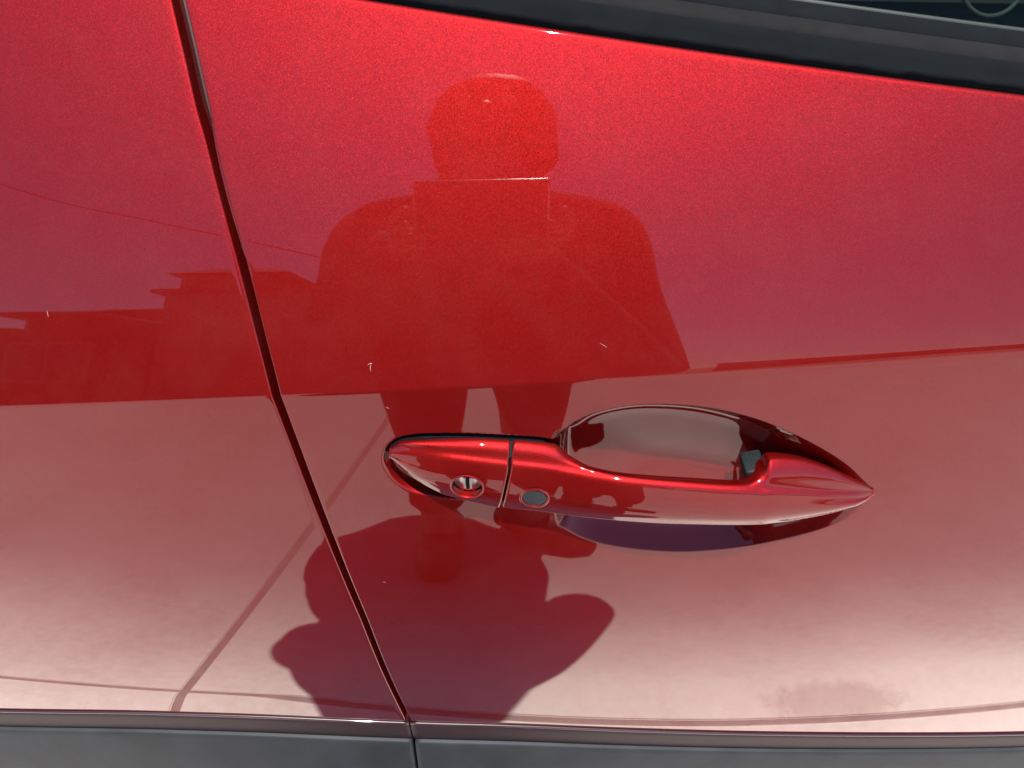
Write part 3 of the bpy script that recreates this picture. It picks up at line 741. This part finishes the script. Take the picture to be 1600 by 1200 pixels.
dg = bpy.context.evaluated_depsgraph_get(); bmesh_body = bpy.data.meshes.new_from_object(tmp.evaluated_get(dg))
bpy.data.objects.remove(tmp)
bmesh_body.materials.clear(); bmesh_body.materials.append(SKIN)
bmesh_body.polygons.foreach_set('use_smooth', [True]*len(bmesh_body.polygons))
link('body', bmesh_body, per)
def rings(name, rs, mat, seg=32, wob=0.0, seed=1):
    """lofted cloth: rings of (cx, cy, cz, rx, ry)"""
    rr = catmull(np.array(rs), 5); rng_ = random.Random(seed); p1, p2 = rng_.uniform(0, 6), rng_.uniform(0, 6)
    th = np.linspace(0, 2*np.pi, seg, endpoint=False); out = []
    for i, (cx, cy, cz, rx, ry) in enumerate(rr):
        k = i/(len(rr)-1); a = 1+wob*(np.sin(5*th+p1+2*k)+0.6*np.sin(9*th+p2-3*k))
        out.append(np.stack([cx+rx*np.cos(th)*a, cy+ry*np.sin(th)*a, cz+0*th], -1)-PO)
    out.append((out[-1]-out[-1].mean(0))*0.93+out[-1].mean(0)+np.array([0, 0, 0.012]))
    return grid_obj(name, np.array(out), mat, per, close_v=True, flip=True)
rings('jacket', [(-.087, -.655, 1.40, .078, .062), (-.085, -.675, 1.36, .10, .075), (-.09, -.69, 1.338, .205, .10), (-.09, -.695, 1.26, .212, .13), (-.083, -.70, 1.12, .195, .14),
                 (-.085, -.70, 1.0, .195, .15), (-.10, -.71, .88, .20, .17), (-.125, -.72, .74, .215, .19), (-.135, -.725, .62, .22, .20), (-.14, -.725, .56, .225, .20)], COAT, wob=.035, seed=3)
def sleeve(pts, rad): tube('sleeve', [tuple(np.asarray(p)-PO) for p in pts], rad, COAT, per, seg=18)
sleeve([(0.02, -.69, 1.318), (.082, -.69, 1.303), (.108, -.69, 1.25), (.118, -.685, 1.13), (.162, -.695, .945), (.085, -.55, 1.01), ph(-.030, -.118, -.115)], [.05, .053, .055, .062, .066, .060, .046])
sleeve([(-0.17, -.69, 1.325), (-.258, -.69, 1.308), (-.284, -.69, 1.25), (-.278, -.67, 1.16), (-.275, -.635, 1.02), (-.235, -.52, 1.05), ph(-.150, -.100, -.11)], [.05, .053, .053, .056, .058, .054, .044])
for tg in ([(-.165, -.70, .86, .10, .11), (-.155, -.68, .60, .085, .095), (-.145, -.655, .45, .068, .075), (-.142, -.64, .30, .046, .055), (-.137, -.63, .18, .050, .055)],
           [(.005, -.70, .86, .10, .11), (.015, -.68, .60, .085, .095), (.030, -.665, .45, .060, .07), (.03, -.665, .30, .042, .05), (.03, -.665, .18, .046, .05)]):
    rings('trouser_leg', tg, TROU, wob=.03, seed=5)
def shoe(ax, ay, tx, ty):
    d = np.array([tx-ax, ty-ay, 0.]); L = np.linalg.norm(d); d /= L
    p = lambda s, z: tuple(np.array([ax, ay, z])+d*s-PO)
    o = tube('shoe', [p(-.055, .05), p(-.02, .06), p(.06, .05), p(L-.02, .036), p(L+.012, .030)], [.034, .047, .045, .042, .026], SHOE, per, seg=16)
    return o
shoe(-.135, -.62, -.135, -.48); shoe(.03, -.66, .145, -.60)
# hair: a full rounded cap, open at the face
hv = []
HC = np.array([-0.086, -0.645, 1.525])
for a in np.linspace(0.0, 2.45, 24):
    row = []
    for b in np.linspace(0, 2*np.pi, 40, endpoint=False):
        d = np.array([math.sin(a)*math.cos(b), math.sin(a)*math.sin(b), math.cos(a)])
        r = 1.0
        if a > 1.45:                                                # falls straight to the collar
            e_ = 1-0.10*(a-1.45); d = np.array([e_*math.cos(b), e_*math.sin(b), math.cos(a)])
        else: d[:2] *= (1/max(math.sin(a), .35))**0.22
        if d[1] > 0.35 and d[2] < 0.45: d[1] *= 0.80                    # drawn back round the face
        k = 1 + 0.008*math.sin(7*b+3*a)+0.006*math.sin(13*b-5*a)
        q = d*np.array([0.104, 0.108, 0.126])*r*k; c_, s_ = math.cos(R(-7)), math.sin(R(-7))
        row.append(HC-PO + np.array([q[0]*c_+q[2]*s_, q[1], -q[0]*s_+q[2]*c_]))
    hv.append(row)
grid_obj('hair', np.array(hv), HAIR, per, close_v=True)
for s in (-1, 1):
    tube('eye', [tuple(np.array([-0.088+s*.032, -.548, 1.525])-PO), tuple(np.array([-0.088+s*.032, -.540, 1.523])-PO), tuple(np.array([-0.088+s*.032, -.536, 1.522])-PO)], [.013, .012, .005], FRAME, per)
    tube('ear', [tuple(np.array([-0.088+s*.080, -.62, 1.545])-PO), tuple(np.array([-0.088+s*.090, -.625, 1.525])-PO), tuple(np.array([-0.088+s*.080, -.62, 1.495])-PO)], [.010, .014, .009], SKIN, per)
tube('nose', [tuple(np.array([-0.088, -.545, 1.53])-PO), tuple(np.array([-0.088, -.530, 1.505])-PO), tuple(np.array([-0.088, -.524, 1.490])-PO), tuple(np.array([-0.088, -.545, 1.480])-PO)], [.009, .012, .015, .008], SKIN, per)
tube('mouth', [tuple(np.array([-0.112, -.556, 1.462])-PO), tuple(np.array([-0.088, -.548, 1.461])-PO), tuple(np.array([-0.064, -.556, 1.462])-PO)], [.004, .007, .004], plain('lips', (.28, .09, .08), .5), per)
# the phone, held level; its lens is where the picture is taken from
CASE = plain('dull_phone_back', (0.06, 0.05, 0.05), 0.6)
phone = thing('phone', 'slim dark phone with bright metal edge held level in both hands of the photographer', 'phone', tuple(CAM))
Mph = Matrix((( *RT, ), (*UPV,), (*(-FWD),))).transposed().to_4x4()
phone.rotation_euler = Mph.to_euler()
box_obj('frame', (-.122, -.052, .0105), (.014, .022, .0175), STEEL, phone, .003)
box_obj('back_glass', (-.120, -.050, .0095), (.012, .020, .0108), CASE, phone, .0004)
box_obj('screen', (-.120, -.050, .0172), (.012, .020, .0182), BLACK, phone, .0004)
bmL = bmesh.new(); bmesh.ops.create_cone(bmL, cap_ends=True, segments=32, radius1=.0065, radius2=.006, depth=.0035)
for v in bmL.verts: v.co = Vector((v.co.x, v.co.y, -v.co.z+.0078))
bm_obj('lens', bmL, BLACK, phone, smooth=True, angle=40)
